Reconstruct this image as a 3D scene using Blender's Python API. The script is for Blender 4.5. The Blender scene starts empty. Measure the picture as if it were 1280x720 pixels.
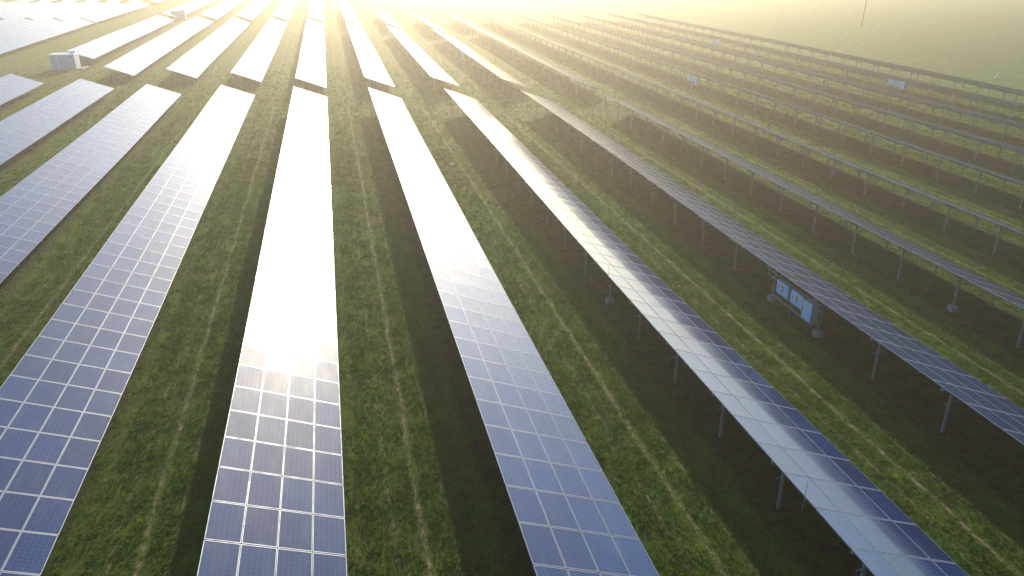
import bpy, math, random
import numpy as np
from mathutils import Matrix, Vector, Euler

R = math.radians
rng = np.random.default_rng(7)
random.seed(7)
scene = bpy.context.scene
C = scene.collection

# ------------------------------------------------------------------ camera
CAM_Z = 17.07
cd = bpy.data.cameras.new('camera')
cam = bpy.data.objects.new('camera', cd)
C.objects.link(cam)
cam.location = (0, 0, CAM_Z)
cam.rotation_euler = (R(90 - 23.81), 0, R(-12.85))
cd.sensor_width = 36.0
cd.lens = 959.2 / 1280 * 36
cd.clip_start = 0.1
cd.clip_end = 8000
scene.camera = cam

# ------------------------------------------------------------------ sun, sky
SUN_AZ, SUN_EL = 10.5, 15.0
world = bpy.data.worlds.new('World')
scene.world = world
world.use_nodes = True
wn = world.node_tree
bg = wn.nodes['Background']
sky = wn.nodes.new('ShaderNodeTexSky')
sky.sky_type = 'NISHITA'
sky.sun_disc = False
sky.sun_elevation = R(SUN_EL)
sky.sun_rotation = R(SUN_AZ)
sky.altitude = 100
sky.air_density = 1.0
sky.dust_density = 0.9
sky.ozone_density = 4.0
bg.inputs['Strength'].default_value = 0.15
wn.links.new(sky.outputs[0], bg.inputs[0])

sd = bpy.data.lights.new('sun', 'SUN')
sun = bpy.data.objects.new('sun', sd)
C.objects.link(sun)
sd.energy = 5.0
sd.angle = R(0.6)
sd.color = (1.0, 0.85, 0.60)
az, el = R(SUN_AZ), R(SUN_EL)
sv = Vector((math.sin(az) * math.cos(el), math.cos(az) * math.cos(el), math.sin(el)))
sun.rotation_euler = sv.to_track_quat('Z', 'Y').to_euler()
sun.location = sv * 80

scene.view_settings.view_transform = 'Standard'
scene.view_settings.look = 'None'
scene.view_settings.exposure = 0.6
scene.view_settings.gamma = 1.0
scene.view_settings.use_curve_mapping = False
scene.cycles.volume_bounces = 0
scene.cycles.max_bounces = 6

HAZE_DENSITY = 0.0013
HAZE_ANISO = 0.66

# ------------------------------------------------------------------ plan of the site
TILT = R(20.13)
CT, ST = math.cos(TILT), math.sin(TILT)
HIGH = 2.20                     # height of the upper edge
W = 3.992                       # slope length, four modules
PL = 1.67                       # module pitch along the row
PW = W / 4
XI = {-5: -50.2, -4: -41.1, -3: -31.0, -2: -21.95, -1: -13.1, 0: -4.60, 1: 3.99, 2: 12.57, 3: 21.1,
      4: 29.5, 5: 37.85, 6: 46.5, 7: 54.2, 8: 62.4, 9: 70.6, 10: 77.9}
NEAR_END = {-5: 121, -4: 115.0, -3: 108.4, -2: 103.0, -1: 98.6, 0: 96.9, 1: 93.8, 2: 90.8, 3: 87.7, 4: 84.6}
FAR_START = {-5: 146, -4: 139.7, -3: 119.0, -2: 113.7, -1: 108.7, 0: 103.5, 1: 100.8, 2: 98.9, 3: 96.3, 4: 92.6}
FAR_END = {-4: 217.7, -3: 210.4, -2: 205.8, -1: 201.8, 0: 198.6, 1: 187.0, 2: 176.0, 3: 163.0, 4: 172.0}
THIRD_END = {-4: 300, -3: 298, -2: 296, -1: 292, 0: 288, 1: 262, 2: 222, 3: 207, 4: 206}
LONG_START = {5: 20, 6: 30, 7: 38, 8: 46, 9: 55, 10: 62}
LONG_END = {5: 205, 6: 203, 7: 202, 8: 201, 9: 200, 10: 198}
PHASE = {0: 34.728 % PL, 1: 25.052 % PL, 2: 23.805 % PL, -1: 17.551 % PL}
NEAR_VIS = {-4: 88, -3: 62, -2: 40, -1: 16, 0: 16, 1: 14, 2: 12.5, 3: 17.5, 4: 24.5}   # where the row comes into the photo

# ------------------------------------------------------------------ helpers
def tag(o, label=None, cat=None, group=None, kind=None):
    if label: o['label'] = label
    if cat: o['category'] = cat
    if group: o['group'] = group
    if kind: o['kind'] = kind
    return o

def empty(name, loc, rz=0.0):
    o = bpy.data.objects.new(name, None)
    C.objects.link(o)
    o.location = loc
    o.rotation_euler = (0, 0, rz)
    o.empty_display_size = 0.3
    return o

def link(name, me, parent=None, loc=(0, 0, 0), rot=(0, 0, 0)):
    o = bpy.data.objects.new(name, me)
    C.objects.link(o)
    o.parent = parent
    o.location = loc
    o.rotation_euler = rot
    return o

class MB:
    """collects faces and builds one mesh"""
    def __init__(self):
        self.v, self.f, self.m = [], [], []
    def box(self, x0, x1, y0, y1, z0, z1, mi=0, M=None):
        b = len(self.v)
        pts = [(x0, y0, z0), (x1, y0, z0), (x1, y1, z0), (x0, y1, z0), (x0, y0, z1), (x1, y0, z1), (x1, y1, z1), (x0, y1, z1)]
        if M is not None: pts = [tuple(M @ Vector(p)) for p in pts]
        self.v += pts
        for q in ((3, 2, 1, 0), (4, 5, 6, 7), (0, 1, 5, 4), (1, 2, 6, 5), (2, 3, 7, 6), (3, 0, 4, 7)):
            self.f.append(tuple(b + i for i in q)); self.m.append(mi)
        return self
    def bevbox(self, x0, x1, y0, y1, z0, z1, e=0.02, mi=0):
        """box with chamfered vertical and top edges"""
        b = len(self.v)
        def ring(z, d):
            return [(x0 + d + e, y0 + d, z), (x1 - d - e, y0 + d, z), (x1 - d, y0 + d + e, z), (x1 - d, y1 - d - e, z),
                    (x1 - d - e, y1 - d, z), (x0 + d + e, y1 - d, z), (x0 + d, y1 - d - e, z), (x0 + d, y0 + d + e, z)]
        self.v += ring(z0, 0) + ring(z1 - e, 0) + ring(z1, e * 0.8)
        for k in range(2):
            for i in range(8):
                j = (i + 1) % 8
                self.f.append((b + k * 8 + i, b + k * 8 + j, b + k * 8 + 8 + j, b + k * 8 + 8 + i)); self.m.append(mi)
        self.f.append(tuple(b + 16 + i for i in range(8))); self.m.append(mi)
        self.f.append(tuple(b + 7 - i for i in range(8))); self.m.append(mi)
        return self
    def tube(self, p0, p1, r0, r1=None, n=8, mi=0):
        r1 = r0 if r1 is None else r1
        p0, p1 = Vector(p0), Vector(p1)
        d = (p1 - p0).normalized()
        a = d.orthogonal().normalized(); c = d.cross(a)
        b = len(self.v)
        for p, r in ((p0, r0), (p1, r1)):
            for i in range(n):
                t = 2 * math.pi * i / n
                self.v.append(tuple(p + a * math.cos(t) * r + c * math.sin(t) * r))
        for i in range(n):
            j = (i + 1) % n
            self.f.append((b + i, b + j, b + n + j, b + n + i)); self.m.append(mi)
        self.f.append(tuple(b + n - 1 - i for i in range(n))); self.m.append(mi)
        self.f.append(tuple(b + n + i for i in range(n))); self.m.append(mi)
        return self
    def poly(self, pts, mi=0):
        b = len(self.v); self.v += list(pts)
        self.f.append(tuple(range(b, b + len(pts)))); self.m.append(mi)
        return self
    def mesh(self, name, mats):
        me = bpy.data.meshes.new(name)
        me.from_pydata(self.v, [], self.f)
        for m in mats: me.materials.append(m)
        me.polygons.foreach_set('material_index', self.m)
        me.update()
        return me
    def build(self, name, mats, parent=None, loc=(0, 0, 0), rot=(0, 0, 0)):
        if not isinstance(mats, (list, tuple)): mats = [mats]
        return link(name, self.mesh(name, mats), parent, loc, rot)

# ------------------------------------------------------------------ materials
def new_mat(name):
    m = bpy.data.materials.new(name)
    m.use_nodes = True
    nt = m.node_tree
    return m, nt, nt.nodes['Principled BSDF']

class NT:
    def __init__(self, nt): self.nt = nt
    def node(self, t, **k):
        n = self.nt.nodes.new(t)
        for a, b in k.items(): setattr(n, a, b)
        return n
    def set(self, sock, val):
        if isinstance(val, bpy.types.NodeSocket): self.nt.links.new(val, sock)
        else: sock.default_value = val
    def math(self, op, a, b=0.0, c=None, clamp=False):
        n = self.node('ShaderNodeMath', operation=op, use_clamp=clamp)
        self.set(n.inputs[0], a); self.set(n.inputs[1], b)
        if c is not None: self.set(n.inputs[2], c)
        return n.outputs[0]
    def ramp(self, v, lo, hi, a=0.0, b=1.0, smooth=True):
        n = self.node('ShaderNodeMapRange', interpolation_type='SMOOTHSTEP' if smooth else 'LINEAR')
        self.set(n.inputs[0], v)
        for i, q in zip((1, 2, 3, 4), (lo, hi, a, b)): self.set(n.inputs[i], q)
        return n.outputs[0]
    def mix(self, f, a, b):
        n = self.node('ShaderNodeMix', data_type='RGBA')
        self.set(n.inputs[0], f); self.set(n.inputs[6], a); self.set(n.inputs[7], b)
        return n.outputs[2]
    def noise(self, vec, scale, detail=4, rough=0.55, dist=0.0):
        n = self.node('ShaderNodeTexNoise')
        self.set(n.inputs['Vector'], vec); n.inputs['Scale'].default_value = scale
        n.inputs['Detail'].default_value = detail; n.inputs['Roughness'].default_value = rough
        n.inputs['Distortion'].default_value = dist
        return n.outputs[0]
    def mapping(self, vec, sc=(1, 1, 1), loc=(0, 0, 0), rot=(0, 0, 0)):
        n = self.node('ShaderNodeMapping')
        self.set(n.inputs[0], vec); n.inputs['Location'].default_value = loc
        n.inputs['Rotation'].default_value = rot; n.inputs['Scale'].default_value = sc
        return n.outputs[0]
    def pos(self): return self.node('ShaderNodeNewGeometry').outputs['Position']
    def xyz(self, v):
        n = self.node('ShaderNodeSeparateXYZ'); self.set(n.inputs[0], v); return n.outputs

def col(r, g, b): return (r, g, b, 1.0)

def metal_mat(name, c, rough=0.45, metallic=0.85, var=0.15):
    m, nt, b = new_mat(name); t = NT(nt)
    n = t.noise(t.pos(), 3.0, 5)
    b.inputs['Metallic'].default_value = metallic
    t.set(b.inputs['Base Color'], t.mix(t.ramp(n, .35, .65), col(*c), col(*[q * (1 - var) for q in c])))
    t.set(b.inputs['Roughness'], t.ramp(n, .3, .7, rough - .08, rough + .1))
    return m

M_frame = metal_mat('anodised_aluminium', (0.27, 0.31, 0.38), 0.50, 0.5, 0.06)
M_steel = metal_mat('galvanised_steel', (0.34, 0.38, 0.43), 0.5, 0.6, 0.25)

def glass_material():
    m, nt, b = new_mat('solar_glass'); t = NT(nt)
    uv = t.node('ShaderNodeUVMap', uv_map='UVMap').outputs[0]
    x, y, _ = t.xyz(uv)                                  # x: across the slope, 6 cells; y: along the row, 10 cells
    cx = t.math('FRACT', t.math('MULTIPLY', x, 6.0)); cy = t.math('FRACT', t.math('MULTIPLY', y, 10.0))
    ax = t.math('ABSOLUTE', t.math('SUBTRACT', cx, 0.5)); ay = t.math('ABSOLUTE', t.math('SUBTRACT', cy, 0.5))
    gap = t.math('MAXIMUM', t.math('GREATER_THAN', ax, 0.481), t.math('GREATER_THAN', ay, 0.481))
    corner = t.math('GREATER_THAN', t.math('ADD', ax, ay), 0.87)
    gap = t.math('MAXIMUM', gap, corner)
    # bus bars run along the row
    bb = t.math('ABSOLUTE', t.math('SUBTRACT', t.math('FRACT', t.math('MULTIPLY', x, 18.0)), 0.5))
    bus = t.math('MULTIPLY', t.math('LESS_THAN', bb, 0.035), 0.6)
    ix = t.math('FLOOR', t.math('MULTIPLY', x, 6.0)); iy = t.math('FLOOR', t.math('MULTIPLY', y, 10.0))
    p = t.pos()
    big = t.noise(p, 0.35, 3)
    cell = t.mix(t.ramp(big, .35, .65), col(0.002, 0.026, 0.130), col(0.004, 0.036, 0.160))
    cw = t.node('ShaderNodeTexWhiteNoise', noise_dimensions='2D')
    cv = t.node('ShaderNodeCombineXYZ'); t.set(cv.inputs[0], ix); t.set(cv.inputs[1], iy); t.set(cw.inputs['Vector'], cv.outputs[0])
    cell = t.mix(t.math('MULTIPLY', cw.outputs[0], 0.35), cell, col(0.006, 0.012, 0.060))
    c = t.mix(bus, cell, col(0.10, 0.13, 0.20))
    c = t.mix(t.math('MULTIPLY', gap, 0.6), c, col(0.13, 0.18, 0.28))
    oi = t.node('ShaderNodeObjectInfo').outputs['Random']
    c = t.mix(t.ramp(oi, 0.0, 1.0, 0.0, 0.5, smooth=False), c, col(.010, .016, .060))
    # thin film of dust
    dust = t.noise(t.mapping(p, (1.6, 0.5, 1.6)), 1.2, 6, 0.65)
    c = t.mix(t.ramp(dust, .45, .75, 0.0, 0.09), c, col(0.30, 0.32, 0.34))
    t.set(b.inputs['Base Color'], c)
    b.inputs['IOR'].default_value = 1.75
    t.set(b.inputs['Roughness'], t.ramp(dust, .3, .75, GLASS_R0, GLASS_R1))
    b.inputs['Coat Weight'].default_value = COAT_W
    b.inputs['Coat Roughness'].default_value = COAT_R
    return m
GLASS_R0, GLASS_R1, COAT_W, COAT_R = 0.115, 0.135, 0.12, 0.42
M_glass = glass_material()

m, nt, b = new_mat('module_backsheet'); t = NT(nt)
t.set(b.inputs['Base Color'], t.mix(t.noise(t.pos(), 2.0), col(.20, .21, .22), col(.26, .26, .27)))
b.inputs['Roughness'].default_value = 0.6
M_back = m

def simple_mat(name, a, c2, scale=4.0, rough=0.7, bump=0.0):
    m, nt, b = new_mat(name); t = NT(nt)
    n = t.noise(t.pos(), scale, 6, .6)
    t.set(b.inputs['Base Color'], t.mix(t.ramp(n, .3, .7), col(*a), col(*c2)))
    b.inputs['Roughness'].default_value = rough
    if bump:
        bn = t.node('ShaderNodeBump'); bn.inputs['Distance'].default_value = bump
        t.set(bn.inputs['Height'], n); t.set(b.inputs['Normal'], bn.outputs[0])
    return m
M_concrete = simple_mat('concrete', (.20, .20, .20), (.28, .28, .27), 6, .85, .01)
M_cabinet = simple_mat('skylit_cabinet_paint', (.42, .62, .86), (.48, .66, .88), 2, .4)  # white cabinets, with the blue skylight put into the paint colour
M_grey = simple_mat('grey_paint', (.22, .25, .28), (.28, .30, .33), 2, .45)
M_dark = simple_mat('black_plastic', (.02, .02, .022), (.04, .04, .04), 5, .5)
M_yellow = simple_mat('warning_yellow', (.75, .55, .03), (.78, .60, .05), 5, .5)
M_hut = simple_mat('kiosk_paint', (.15, .30, .52), (.19, .35, .57), 1.5, .55)
M_hutlight = simple_mat('kiosk_trim_sunlit_side', (.58, .66, .76), (.64, .71, .80), 1.5, .55)  # pale trim and roof colour, also paints the sunlit side wall
M_wood = simple_mat('weathered_wood', (.10, .075, .05), (.16, .125, .09), 5, .9)
M_palewood = simple_mat('bleached_wood', (.50, .46, .38), (.62, .57, .47), 5, .9)
M_stone = simple_mat('pale_stone', (.55, .53, .48), (.70, .68, .64), 5, .9, .02)

# ------------------------------------------------------------------ ground
def make_ground():
    E_ = 2400.0
    idx = sorted(XI)
    xs = [(-E_, -5 - (E_ - 50.2) / 8.587)] + [(XI[i], float(i)) for i in idx] + [(E_, 10 + (E_ - 77.9) / 8.587)]
    ys = [-E_, -20.0, 0.0] + [float(q) for q in range(10, 330, 10)] + [E_]
    me = bpy.data.meshes.new('ground')
    v = [(x, y, 0.0) for y in ys for x, a in xs]
    nx = len(xs)
    f = [(j * nx + i, j * nx + i + 1, (j + 1) * nx + i + 1, (j + 1) * nx + i) for j in range(len(ys) - 1) for i in range(nx - 1)]
    me.from_pydata(v, [], f)
    at = me.attributes.new('aisle', 'FLOAT', 'POINT'); a1 = me.attributes.new('end_a', 'FLOAT', 'POINT'); a2 = me.attributes.new('end_b', 'FLOAT', 'POINT')
    def ne(a):
        a = int(round(a))
        if a > 4: return 300., 301.
        a = max(a, -5); return NEAR_END[a], FAR_START[a]
    at.data.foreach_set('value', [a for y in ys for x, a in xs])
    a1.data.foreach_set('value', [ne(a)[0] for y in ys for x, a in xs])
    a2.data.foreach_set('value', [ne(a)[1] for y in ys for x, a in xs])
    return me

m, nt, b = new_mat('meadow_ground'); t = NT(nt)
P = t.pos(); X, Y, _z = t.xyz(P)
def attr(n):
    q = t.node('ShaderNodeAttribute', attribute_name=n); return q.outputs['Fac']
aisle = attr('aisle'); ea = attr('end_a'); eb = attr('end_b')
wob = t.math('MULTIPLY', t.math('SUBTRACT', t.noise(t.mapping(P, (1, .25, 1)), .55, 3), .5), 0.9)
wob2 = t.math('MULTIPLY', t.math('SUBTRACT', t.noise(P, 2.2, 4), .5), 1.1)
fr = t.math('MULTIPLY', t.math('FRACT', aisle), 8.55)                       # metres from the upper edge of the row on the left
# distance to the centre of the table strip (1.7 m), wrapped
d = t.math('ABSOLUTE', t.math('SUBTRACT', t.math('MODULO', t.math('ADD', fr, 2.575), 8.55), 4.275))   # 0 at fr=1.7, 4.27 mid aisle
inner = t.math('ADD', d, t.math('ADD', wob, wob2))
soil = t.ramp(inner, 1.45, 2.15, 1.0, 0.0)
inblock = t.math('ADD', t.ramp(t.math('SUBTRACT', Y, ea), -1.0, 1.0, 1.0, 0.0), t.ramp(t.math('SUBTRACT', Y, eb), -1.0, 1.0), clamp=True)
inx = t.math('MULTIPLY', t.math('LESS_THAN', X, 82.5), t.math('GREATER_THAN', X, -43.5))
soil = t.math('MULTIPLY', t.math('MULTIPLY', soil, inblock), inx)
big = t.noise(P, .09, 4, .5)
mid = t.noise(t.mapping(P, (1, .45, 1)), 1.1, 5, .6)
fine = t.noise(t.mapping(P, (1, .8, 1)), 5.0, 8, .8)
g1 = t.mix(t.ramp(mid, .35, .68), col(.018, .090, .004), col(.095, .200, .006))
g1 = t.mix(t.ramp(fine, .45, .72), g1, col(.17, .19, .03))
g1 = t.mix(t.math('MULTIPLY', t.ramp(big, .4, .65), .45), g1, col(.10, .10, .018))
g1 = t.mix(t.math('MULTIPLY', t.ramp(t.noise(t.mapping(P, (1, .3, 1)), 2.2, 5, .7), .54, .68), .55), g1, col(.085, .055, .028))
speck = t.noise(t.mapping(P, (1, .85, 1)), 13.0, 4, .75)
g1 = t.mix(t.ramp(speck, .36, .52, .75, 0.0), g1, col(.016, .030, .006))
g1 = t.mix(t.ramp(speck, .60, .74, 0.0, .6), g1, col(.16, .21, .03))
straw = t.noise(t.mapping(P, (2.2, .5, 1), (4, 9, 0)), 9.0, 4, .8)
g1 = t.mix(t.ramp(straw, .62, .74, 0.0, .55), g1, col(.20, .16, .08))
# wheel tracks in the aisles
def track(cx, w, amt, seed):
    q = t.math('MULTIPLY', t.math('SUBTRACT', t.noise(t.mapping(P, (0.0, 1, 1), (seed, 0, seed)), .22, 3), .5), .55)
    dd = t.math('ABSOLUTE', t.math('SUBTRACT', t.math('ADD', fr, q), cx))
    k = t.ramp(dd, w * .3, w, 1.0, 0.0)
    br = t.ramp(t.noise(t.mapping(P, (1.4, .7, 1), (seed, 0, 0)), 3.2, 5, .75), .42, .58)
    return t.math('MULTIPLY', t.math('MULTIPLY', k, br), amt)
tr = t.math('MAXIMUM', track(6.1, .11, .85, 3.1), t.math('MAXIMUM', track(5.15, .10, .75, 7.7), track(6.95, .09, .65, 12.3)))
tr = t.math('MULTIPLY', t.math('MULTIPLY', tr, inx), inblock)
xa = t.math('SUBTRACT', Y, t.math('ADD', ea, t.math('MULTIPLY', t.math('SUBTRACT', eb, ea), .5)))
xa = t.math('ADD', xa, t.math('MULTIPLY', wob, 1.5))
rut = t.math('MAXIMUM', t.ramp(t.math('ABSOLUTE', t.math('SUBTRACT', xa, .9)), .15, .5, 1.0, 0.0), t.ramp(t.math('ABSOLUTE', t.math('ADD', xa, .9)), .15, .5, 1.0, 0.0))
rut = t.math('MULTIPLY', t.math('MULTIPLY', rut, t.math('LESS_THAN', X, 38.0)), t.math('MULTIPLY', t.ramp(mid, .35, .6), .6))
g1 = t.mix(t.math('MULTIPLY', rut, t.math('GREATER_THAN', X, -50.0)), g1, col(.20, .13, .07))
g2 = t.mix(tr, g1, col(.36, .27, .17))
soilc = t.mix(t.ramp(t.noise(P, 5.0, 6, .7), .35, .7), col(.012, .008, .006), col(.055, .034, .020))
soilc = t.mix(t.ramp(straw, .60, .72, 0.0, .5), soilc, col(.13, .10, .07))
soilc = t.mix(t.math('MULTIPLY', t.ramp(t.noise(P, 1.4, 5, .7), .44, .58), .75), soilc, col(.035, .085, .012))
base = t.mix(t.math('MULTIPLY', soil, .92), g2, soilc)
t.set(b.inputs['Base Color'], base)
b.inputs['Roughness'].default_value = .95
b.inputs['Specular IOR Level'].default_value = .1
bn = t.node('ShaderNodeBump'); bn.inputs['Distance'].default_value = .30; bn.inputs['Strength'].default_value = 1.0
hgt = t.math('ADD', t.math('MULTIPLY', fine, .6), t.math('ADD', t.math('MULTIPLY', mid, .9), t.math('MULTIPLY', tr, -.25)))
t.set(bn.inputs['Height'], hgt); t.set(b.inputs['Normal'], bn.outputs[0])
M_ground = m
gme = make_ground(); gme.materials.append(M_ground)
ground = link('ground', gme); tag(ground, kind='structure')

# ------------------------------------------------------------------ solar modules
ML, MW_, TH = 1.640, 0.982, 0.036          # module length, width, thickness
def module_geo(n):
    """module in its own frame: centre at origin, top at z=0; returns verts, faces, mats, uvs per face corner"""
    fb, fx = 0.030, 0.020
    hx, hy = MW_ / 2, ML / 2
    V, F, Mi, UV = [], [], [], []
    o = [(-hx, -hy), (hx, -hy), (hx, hy), (-hx, hy)]
    i_ = [(-hx + fx, -hy + fb), (hx - fx, -hy + fb), (hx - fx, hy - fb), (-hx + fx, hy - fb)]
    for x, y in o: V.append((x, y, -TH))
    for x, y in o: V.append((x, y, 0))
    for x, y in i_: V.append((x, y, 0))
    F.append((3, 2, 1, 0)); Mi.append(2)
    for k in range(4):
        j = (k + 1) % 4
        F.append((k, j, 4 + j, 4 + k)); Mi.append(0)
        F.append((4 + k, 4 + j, 8 + j, 8 + k)); Mi.append(0)
    nf = len(F)
    UV = [[(0, 0)] * 4 for _ in F]
    b0 = len(V)
    sag = 0.0035
    for a in range(n + 1):
        for c in range(n + 1):
            u, v = a / n, c / n
            z = -0.0025 - (sag * 16 * u * (1 - u) * v * (1 - v) if n > 1 else 0)
            V.append((-hx + fx + (2 * hx - 2 * fx) * u, -hy + fb + (2 * hy - 2 * fb) * v, z))
    for a in range(n):
        for c in range(n):
            q = (b0 + a * (n + 1) + c, b0 + (a + 1) * (n + 1) + c, b0 + (a + 1) * (n + 1) + c + 1, b0 + a * (n + 1) + c + 1)
            F.append(q); Mi.append(1)
            UV.append([(a / n, c / n), ((a + 1) / n, c / n), ((a + 1) / n, (c + 1) / n), (a / n, (c + 1) / n)])
    return V, F, Mi, UV

def mesh_np(name, V, F, Mi, UV, mats, smooth=1):
    me = bpy.data.meshes.new(name)
    V = np.asarray(V, dtype=np.float32); F = np.asarray(F, dtype=np.int32)
    me.vertices.add(len(V)); me.vertices.foreach_set('co', V.ravel())
    me.loops.add(F.size); me.loops.foreach_set('vertex_index', F.ravel())
    me.polygons.add(len(F))
    me.polygons.foreach_set('loop_start', np.arange(0, F.size, F.shape[1], dtype=np.int32))
    for mm in mats: me.materials.append(mm)
    me.polygons.foreach_set('material_index', np.asarray(Mi, dtype=np.int32))
    me.polygons.foreach_set('use_smooth', np.asarray(Mi) == smooth)
    if UV is not None:
        uvl = me.uv_layers.new(name='UVMap'); uvl.data.foreach_set('uv', np.asarray(UV, dtype=np.float32).ravel())
    me.update(); me.validate()
    return me

MODM = [M_frame, M_glass, M_back]
mod_mesh = mesh_np('solar_module', *module_geo(4), MODM)
g1_ = module_geo(1)
V1 = np.array(g1_[0]); F1 = np.array(g1_[1]); Mi1 = np.array(g1_[2]); UV1 = np.array(g1_[3])
JIT = R(0.10)

def mod_rot():
    return (random.gauss(0, JIT), TILT + random.gauss(0, JIT), 0)

def merged_modules(name, cells):
    """cells: list of (u centre, y centre) in the table's frame -> one mesh relative to the root"""
    n = len(cells)
    Vs = np.zeros((n, len(V1), 3)); 
    for k, (u, y, dz) in enumerate(cells):
        M3 = np.array(Euler(mod_rot()).to_matrix())
        Vs[k] = V1 @ M3.T + np.array([u * CT, y, HIGH - u * ST + dz])
    Fs = (F1[None] + (np.arange(n) * len(V1))[:, None, None]).reshape(-1, 4)
    return mesh_np(name, Vs.reshape(-1, 3), Fs, np.tile(Mi1, n), np.tile(UV1, (n, 1, 1)), MODM, smooth=9)

# shared frame pieces (root-local, origin on the ground below the upper edge)
XR, XF = 0.62, 3.02                       # rear and front post distance from the upper edge
def zpan(x): return HIGH - x * math.tan(TILT)
def post_mesh(name, x):
    top = zpan(x) - .20
    mb = MB()
    w, d = .045, .04                     # open C section
    mb.box(-w, w, -d, -d + .008, -.05, top)
    mb.box(-w, -w + .008, -d + .008, d, -.05, top)
    mb.box(w - .008, w, -d + .008, d, -.05, top)
    mb.box(-w - .03, w + .03, -d - .012, -d - .002, top - .22, top + .03)
    return mb.mesh(name, [M_steel])
rear_post_me = post_mesh('rear_post', XR)
front_post_me = post_mesh('front_post', XF)
MT = Matrix.Rotation(TILT, 4, 'Y')
mb = MB(); mb.box(.15, W - .15, -.03, .03, -.20, -.115)
mb.tube((1.55, 0, -.17), (.66, 0, -.75), .022, n=6)
rafter_me = mb.mesh('rafter', [M_steel])
foot_me = MB().bevbox(-.20, .20, -.20, .20, -.02, .28, .03).mesh('footing', [M_concrete])
rod_mb = MB(); rod_mb.tube((-.05, 0, -.55), (-.05, 0, .62), .011, .006, n=6); rod_mb.box(-.045, .03, -.02, .02, -.09, -.055)
rod_me = rod_mb.mesh('lightning_rod', [M_steel])

def wave(x, y):
    return .045 * math.sin(y / 17 + x * 1.7) + .022 * math.sin(y / 6.3 + x * 2.9)

def table_row(x, y0, y1, label, group, phase=0.0, individual=0, vis=None, posts=True, footings=(), rods=()):
    y0 = math.ceil((y0 - phase) / PL) * PL + phase
    ncol = int(round((y1 - y0) / PL))
    yend = y0 + ncol * PL
    root = empty('solar_panel_table', (x, y0, 0))
    tag(root, label, 'solar panels', group)
    k0 = 0
    if individual:
        k0 = max(0, int((vis - y0) / PL))
    rest = []
    for k in range(ncol):
        for c in range(4):
            u, y = (c + .5) * PW, (k + .5) * PL
            if individual and k0 <= k < k0 + individual:
                link('solar_module', mod_mesh, root, (u * CT, y, HIGH - u * ST + wave(x, y0 + y)), mod_rot())
            else:
                rest.append((u, y, wave(x, y0 + y)))
    if rest:
        o = link('module_field' if not individual else 'solar_modules', merged_modules('solar_modules', rest), root)
        if individual or True: o['kind'] = 'stuff'
    L = ncol * PL
    for u in (.5, 1.5, 2.5, 3.5):
        mb = MB()
        ns = int(L / 5) + 1
        for q in range(ns):
            ya, yb = .05 + (L - .1) * q / ns, .05 + (L - .1) * (q + 1) / ns
            b0 = len(mb.v)
            mb.box(u * PW - .03, u * PW + .03, ya, yb, -.11, -.04)
            for vi in range(b0, b0 + 8):
                vx, vy, vz = mb.v[vi]; mb.v[vi] = (vx, vy, vz + wave(x, y0 + vy) * CT - .006)
        mb.build('purlin', M_steel, root, (0, 0, HIGH), (0, TILT, 0))
    if posts:
        n = int((L - .8) / (2.5 * PL))
        off = (L - n * 2.5 * PL) / 2
        for k in range(n + 1):
            y = off + k * 2.5 * PL
            link('rafter', rafter_me, root, (0, y, HIGH + wave(x, y0 + y)), (0, TILT, 0))
            link('rear_post', rear_post_me, root, (XR, y, 0), (R(random.gauss(0, .5)), R(random.gauss(0, .5)), 0))
            link('front_post', front_post_me, root, (XF, y, 0), (R(random.gauss(0, .5)), 0, 0))
            for fy in footings:
                if abs(y0 + y - fy) < 1.1 * PL:
                    link('footing', foot_me, root, (XR, y, 0)); break
    for ry in rods:
        link('lightning_rod', rod_me, root, (0, ry - y0, HIGH))
    return root, y0

# the photo's rows, near block
NEAR_LABEL = {
    -4: 'pale blue panel table cut by the left photo edge, nearest table below the small kiosk',
    -3: 'pale bluish panel table ending just right of and below the kiosk by the left aisle',
    -2: 'blue-tinted panel table leaving the photo at mid height of its left edge',
    -1: 'long deep blue panel table running down to the lower left corner',
    0: 'long panel table under the strongest glare, burnt white above, blue at its lower end',
    1: 'long silvery grey panel table right of the glaring one, reaching the bottom edge at centre',
    2: 'long slanting panel table with bright upper and black lower half, reaching the lower right',
    3: 'dark edge-on panel table with the inverter cabinets mounted on its posts',
    4: 'thin steel-grey panel table just beyond the one carrying the inverter cabinets',
}
for i, lab in NEAR_LABEL.items():
    y0 = {-4: 70, -3: 45, -2: 25, 3: 6, 4: 12}.get(i, 3)
    foot = {2: (34.5,), 3: (29.6, 33.6), 4: (29.8,)}.get(i, ())
    rods = {2: (15.91, 33.26, 50.6, 68.0), 3: (40.5, 58, 75), 4: (32.0, 50.5, 70.0)}.get(i, ())
    if i == 4: foot = (29.9,)
    table_row(XI[i], y0, NEAR_END[i], lab, 'solar panel tables of the near block', PHASE.get(i, .6 + .11 * i),
              individual=25 if i < 4 else 0, vis=NEAR_VIS[i], footings=foot, rods=rods)

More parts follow.
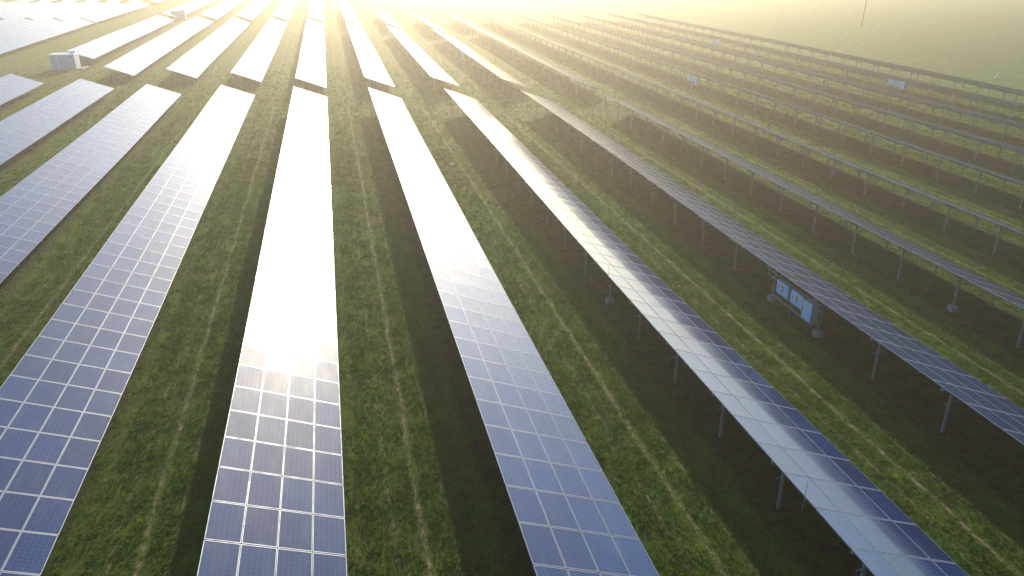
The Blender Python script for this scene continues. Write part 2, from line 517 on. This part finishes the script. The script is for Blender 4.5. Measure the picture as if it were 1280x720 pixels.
FAR_LABEL = {
    -4: 'short white panel table behind the blue kiosk, leftmost of the middle block',
    -3: 'white panel table whose near end is just right of the blue kiosk',
    -2: 'white panel table of the middle block, second to the right of the blue kiosk',
    -1: 'white panel table of the middle block, third to the right of the blue kiosk',
    0: 'burnt-out white panel table straight beyond the most glaring near table',
    1: 'white panel table of the middle block straight beyond the silvery grey near table',
    2: 'white slanting panel table of the middle block, beyond the one with a black lower edge',
    3: 'narrow white panel table of the middle block, in line with the table carrying inverter cabinets',
    4: 'thin pale panel table of the middle block, rightmost one still showing its glass',
}
for i, lab in FAR_LABEL.items():
    table_row(XI[i] + (-.35 if i in (2, 3) else 0), FAR_START[i], FAR_END[i], lab, 'solar panel tables of the middle block',
              rods=(FAR_START[i] + 20, FAR_START[i] + 45) if i >= 2 else ())
THIRD_LABEL = {
    -4: 'far white panel table next to the second kiosk, leftmost of the farthest block',
    -3: 'far white panel table, first to the right of the second kiosk',
    -2: 'far white panel table, second to the right of the second kiosk',
    -1: 'far white panel table, third to the right of the second kiosk near the top glare',
    0: 'far panel table lost in the top glare beyond the burnt-out middle table',
    1: 'far panel table at the top edge just right of the brightest glare',
    2: 'short far panel table fading in haze, second right of the brightest glare',
    3: 'short far panel table fading in haze, third right of the brightest glare',
    4: 'short far panel table fading in haze, fourth right of the brightest glare',
}
for i, lab in THIRD_LABEL.items():
    table_row(XI[i], FAR_END[i] + 6.0, THIRD_END[i], lab, 'solar panel tables of the farthest block', posts=i > 0)

LONG_LABEL = {
    5: 'long thin table with bright rail, sixth from the right, posts standing in shade',
    6: 'long hazy table seen from below, lowest of the five whose dark underside shows at right',
    7: 'long hazy table seen from below, second of the five whose dark underside shows at right',
    8: 'long hazy table seen from below, middle of the five whose dark underside shows at right',
    9: 'long hazy table seen from below, last but one before the open pasture',
    10: 'outermost long hazy table, bordering the open pasture at upper right',
}
for i, lab in LONG_LABEL.items():
    ys_ = [LONG_START[i] + 22 + 21.0 * k for k in range(7)]
    table_row(XI[i], LONG_START[i], LONG_END[i], lab, 'long hazy solar panel tables on the right', phase=.3 * i % PL, rods=ys_)

# large array beyond the left service strip
names_ = ['nearest the service strip', 'second from the service strip', 'third from the service strip', 'fourth from the service strip',
          'fifth from the service strip', 'sixth from the service strip', 'seventh from the service strip']
for k in range(7):
    x = -58.45 - 7.3 * k
    dy = 5 * k
    table_row(x, 105 + 12 * k, 212.0 + dy * .6, 'white glaring table in the upper left array, front stretch, %s' % names_[k],
              'glaring tables of the upper left array', posts=k == 0)
    table_row(x, 213.2 + dy * .6, 281.0 + dy * .4, 'white glaring table in the upper left array, middle stretch, %s' % names_[k],
              'glaring tables of the upper left array', posts=k == 0)
    table_row(x, 292.0 + dy * .4, 400.0, 'white glaring table in the upper left array, rear stretch, %s' % names_[k],
              'glaring tables of the upper left array', posts=False)

# ------------------------------------------------------------------ inverter stations
def inverter_station(x, yc, label):
    """cabinets on rails on the rear posts; they face the camera side (-X)"""
    root = empty('inverter_station', (x, yc, 0)); tag(root, label, 'inverters', 'inverter stations under the tables')
    for z in (1.58, 1.30):
        MB().box(-.09, -.04, -2.4, 2.4, z - .035, z + .035).build('mounting_rail', M_steel, root)
    MB().box(-.09, -.04, -2.4, 1.3, .66, .72).build('mounting_rail', M_steel, root)
    MB().box(-.34, -.12, -2.3, 1.35, .52, .56).box(-.35, -.335, -2.3, 1.35, .52, .62).build('cable_tray', M_steel, root)
    MB().box(-.08, -.03, -.06, .0, .0, 1.55).build('support_post', M_steel, root)
    for yy in (.42, -.88):
        mb = MB().bevbox(-.36, -.13, yy - .54, yy + .54, .92, 1.62, .02)
        inv = mb.build('inverter', M_grey, root)
        MB().box(-.375, -.361, yy - .52, yy + .52, .94, 1.59).build('front_cover', M_cabinet, inv)
        wl = MB().box(-.379, -.3755, yy - .14, yy + .10, 1.30, 1.47).build('warning_label', M_yellow, inv)
        MB().poly([(-.381, yy - .10, 1.33), (-.381, yy + .04, 1.33), (-.381, yy - .03, 1.44)]).box(-.3795, -.3755, yy - .07, yy + .02, 1.14, 1.26).build('warning_mark', M_dark, inv)
        MB().tube((-.40, yy + .32, 1.28), (-.374, yy + .32, 1.28), .035, n=10).build('rotary_switch', M_dark, inv)
        for q in (-.2, -.1, 0, .1, .2):
            MB().tube((-.24, yy + q, .92), (-.22, yy + q, .57), .012, n=5).build('cable', M_dark, inv)
    cb = MB().bevbox(-.52, -.12, -2.42, -1.64, .70, 1.68, .02).build('combiner_box', M_grey, root)
    MB().box(-.535, -.521, -2.39, -1.67, .73, 1.65).build('cabinet_door', M_cabinet, cb)
    MB().box(-.539, -.5355, -2.10, -1.90, 1.34, 1.52).build('warning_label', M_yellow, cb)
    MB().box(-.555, -.535, -1.76, -1.71, 1.14, 1.26).build('handle', M_dark, cb)
    return root

inverter_station(XI[3] + XR - .02, 31.3, 'blue-lit inverter cabinets with yellow labels under the dark table at right')
inverter_station(XI[6] + XR - .02, 97.5, 'small hazy row of white cabinets under a long table, at upper centre right')
inverter_station(XI[9] + XR - .02, 88.3, 'small hazy row of white cabinets under a far table, nearest the right edge')
inverter_station(XI[9] - .02 + XR, 139.0, 'very faint cabinets under a far table, right of top centre')
inverter_station(XI[3] - .35 + XR, 129.0, 'faint pale cabinet under the narrow white middle-block table near top centre')

# ------------------------------------------------------------------ transformer kiosks
def kiosk(x, y, label):
    root = empty('transformer_kiosk', (x, y, 0)); tag(root, label, 'electrical hut', 'transformer kiosks on the service strip')
    w, d, h = 3.45, 2.5, 2.15
    MB().bevbox(-.25, w + 1.1, -.45, d + .3, -.02, .12, .04).build('concrete_slab', M_concrete, root)
    wall = MB().box(0, w, 0, d, .12, h).build('wall', M_hut, root)
    for x0 in (.02, 1.02, w - .12):
        MB().box(x0, x0 + .09, -.03, -.003, .12, h - .02).build('corner_trim', M_hutlight, root)
    MB().box(w + .003, w + .03, .05, d - .05, .14, h - .03).build('sunlit_side_sheet', M_hutlight, root)  # pale sheet puts the sunlight on this wall into its colour
    for x0, x1 in ((.16, .56), (.58, .98), (1.2, 2.1), (2.12, 3.05)):
        dr = MB().box(x0, x1, -.028, -.004, .2, h - .12).build('door', M_hut, root)
        if x1 - x0 > .5:
            mb = MB()
            for k in range(7): mb.box(x0 + .15, x1 - .15, -.045, -.0285, .45 + .09 * k, .49 + .09 * k)
            mb.build('louvre', M_grey, dr)
        MB().box(x1 - .10, x1 - .06, -.06, -.0285, 1.0, 1.2).build('handle', M_dark, dr)
    MB().box(2.62, 2.86, -.036, -.0285, 1.35, 1.6).build('warning_sign', M_yellow, root)
    MB().bevbox(-.12, w + .12, -.14, d + .12, h + .001, h + .13, .03).build('roof', M_hutlight, root)
    MB().bevbox(w - .95, w - .1, d - 1.0, d - .2, h + .131, h + .42, .03).build('roof_vent', M_hutlight, root)
    return root
kiosk(-42.1, 134.8, 'small blue-grey electrical kiosk on a concrete slab in the left service strip')
kiosk(-40.2, 229.8, 'distant pale kiosk in the glare at the top, between white panel tables')

# ------------------------------------------------------------------ pasture things
root = empty('utility_pole', (126.1, 172.0, 0)); tag(root, 'thin dark wooden pole standing in the hazy pasture, cut by the top edge', 'pole')
MB().tube((0, 0, -.2), (.25, 0, 9.5), .17, .11, n=10).build('pole', M_wood, root)
MB().box(-.75, 1.2, -.17, -.05, 8.7, 8.85).build('crossarm', M_wood, root)
for q in (-.65, .1, 1.05):
    MB().tube((q, -.11, 8.85), (q, -.11, 9.05), .05, .03, n=8).build('insulator', M_stone, root)

mb = MB(); mb.tube((-1.0, -.6, .12), (.2, .15, .42), .11, .09, n=9); mb.tube((.2, .15, .42), (1.15, .75, .75), .09, .04, n=9); mb.tube((.3, .2, .44), (.6, .9, .8), .04, .02, n=6)
o = mb.build('fallen_branch', M_palewood, None, (93.3, 95.0, 0)); tag(o, 'pale bleached branch lying in the pasture near the right edge', 'branch')

me = bpy.data.meshes.new('stone')
import bmesh
bm = bmesh.new(); bmesh.ops.create_icosphere(bm, subdivisions=2, radius=.26)
for v in bm.verts:
    v.co *= 1 + random.uniform(-.15, .15); v.co.z *= .45
bm.to_mesh(me); bm.free(); me.materials.append(M_stone)
o = link('stone', me, None, (9.35, 64.5, .08)); tag(o, 'small pale stone lying on the grass aisle near top centre', 'stone')

# ------------------------------------------------------------------ grass blades over the ground
def grass_mesh():
    def height_ok(x, y):
        xs_ = np.array([XI[i] for i in sorted(XI)]); id_ = np.array(sorted(XI), float)
        a = np.interp(x, xs_, id_)
        fr = (a - np.floor(a)) * 8.55
        dd = np.abs(np.mod(fr + 2.575, 8.55) - 4.275)
        trk = (np.abs(fr - 6.1) < .16)
        p = np.where(dd > 2.5, 1.0, np.where(dd > 1.8, .35, .07))
        p = np.where(trk, .12, p)
        ne = np.interp(a, sorted(NEAR_END), [NEAR_END[k] for k in sorted(NEAR_END)])
        p = np.where((y > ne + 1) & (x < 33), 1.0, p)
        return rng.random(len(x)) < p
    px, py, sz = [], [], []
    for ya, yb, dens, s in ((11, 26, 170, 1.1), (26, 42, 90, 1.4), (42, 70, 36, 2.0), (70, 135, 11, 2.8)):
        tA = math.tan(R(-24)); tB = math.tan(R(52))
        n = int(dens * (yb - ya) * (yb * (tB - tA) + 8))
        y = rng.uniform(ya, yb, n); x = rng.uniform(yb * tA - 4, yb * tB + 4, n)
        az_ = np.degrees(np.arctan2(x, y))
        k = (az_ > -30) & (az_ < 56); x, y = x[k], y[k]
        # clumpy spread
        c = np.sin(x * 1.9 + 3 * np.sin(y * .7)) * np.sin(y * 1.3 + 2 * np.sin(x * 1.1)) + .6 * np.sin(x * 5.3 + y * 2.1) * np.sin(y * 4.7 - x * 1.7)
        k = rng.random(len(x)) < np.clip(.78 + .25 * c, .2, 1) * np.clip((135 - y) / 60, 0, 1) * (x < 83); x, y, c = x[k], y[k], c[k]
        k = height_ok(x, y); x, y, c = x[k], y[k], c[k]
        px.append(x); py.append(y); sz.append(s * (1 + .18 * c[:len(x)]) * rng.uniform(.6, 1.35, len(x)))
    px = np.concatenate(px); py = np.concatenate(py); sz = np.concatenate(sz)
    nb = 4
    N = len(px) * nb
    X_ = np.repeat(px, nb) + rng.normal(0, .03, N) * np.repeat(sz, nb)
    Y_ = np.repeat(py, nb) + rng.normal(0, .03, N) * np.repeat(sz, nb)
    S = np.repeat(sz, nb)
    a = rng.uniform(0, 2 * np.pi, N); h = rng.uniform(.035, .085, N) * S; w = .012 * S
    lean = rng.uniform(.3, 1.1, N) * h; la = rng.uniform(0, 2 * np.pi, N)
    V = np.zeros((N, 3, 3))
    V[:, 0, 0] = X_ - np.cos(a) * w; V[:, 0, 1] = Y_ - np.sin(a) * w
    V[:, 1, 0] = X_ + np.cos(a) * w; V[:, 1, 1] = Y_ + np.sin(a) * w
    V[:, 2, 0] = X_ + np.cos(la) * lean; V[:, 2, 1] = Y_ + np.sin(la) * lean; V[:, 2, 2] = h
    me = mesh_np('grass', V.reshape(-1, 3), np.arange(N * 3).reshape(-1, 3), np.zeros(N), None, [M_grass], smooth=9)
    at = me.attributes.new('tint', 'FLOAT', 'POINT'); at.data.foreach_set('value', np.repeat(np.repeat(rng.random(len(px)), nb), 3).astype(np.float32))
    return me
m, nt, b = new_mat('grass_blades'); t = NT(nt)
tint = t.node('ShaderNodeAttribute', attribute_name='tint').outputs['Fac']
n1 = t.noise(t.pos(), .8, 4, .6)
c = t.mix(t.ramp(n1, .35, .65), col(.026, .105, .004), col(.080, .170, .006))
c = t.mix(t.ramp(tint, .72, .95), c, col(.17, .15, .06))
c = t.mix(t.ramp(tint, .0, .3, .5, 0.0), c, col(.02, .045, .008))
t.set(b.inputs['Base Color'], c); b.inputs['Roughness'].default_value = .7; b.inputs['Specular IOR Level'].default_value = .2
tl = t.node('ShaderNodeBsdfTranslucent'); t.set(tl.inputs[0], c)
mx = t.node('ShaderNodeMixShader'); mx.inputs[0].default_value = .4
nt.links.new(b.outputs[0], mx.inputs[1]); nt.links.new(tl.outputs[0], mx.inputs[2])
nt.links.new(mx.outputs[0], nt.nodes['Material Output'].inputs[0])
M_grass = m
o = link('grass', grass_mesh()); tag(o, 'short uneven grass growing in the aisles between the tables', 'grass', kind='stuff')

# ------------------------------------------------------------------ haze
hz = MB().box(-2500, 2500, -2500, 2500, -1.0, 19.5)
m = bpy.data.materials.new('haze_air'); m.use_nodes = True; nt = m.node_tree
nt.nodes.remove(nt.nodes['Principled BSDF'])
pv = nt.nodes.new('ShaderNodeVolumePrincipled')
pv.inputs['Color'].default_value = (1.0, .93, .79, 1)
pv.inputs['Density'].default_value = HAZE_DENSITY
pv.inputs['Anisotropy'].default_value = HAZE_ANISO
nt.links.new(pv.outputs[0], nt.nodes['Material Output'].inputs['Volume'])
o = hz.build('haze', m); tag(o, 'pale golden morning haze lying over the whole field', 'haze', kind='stuff')
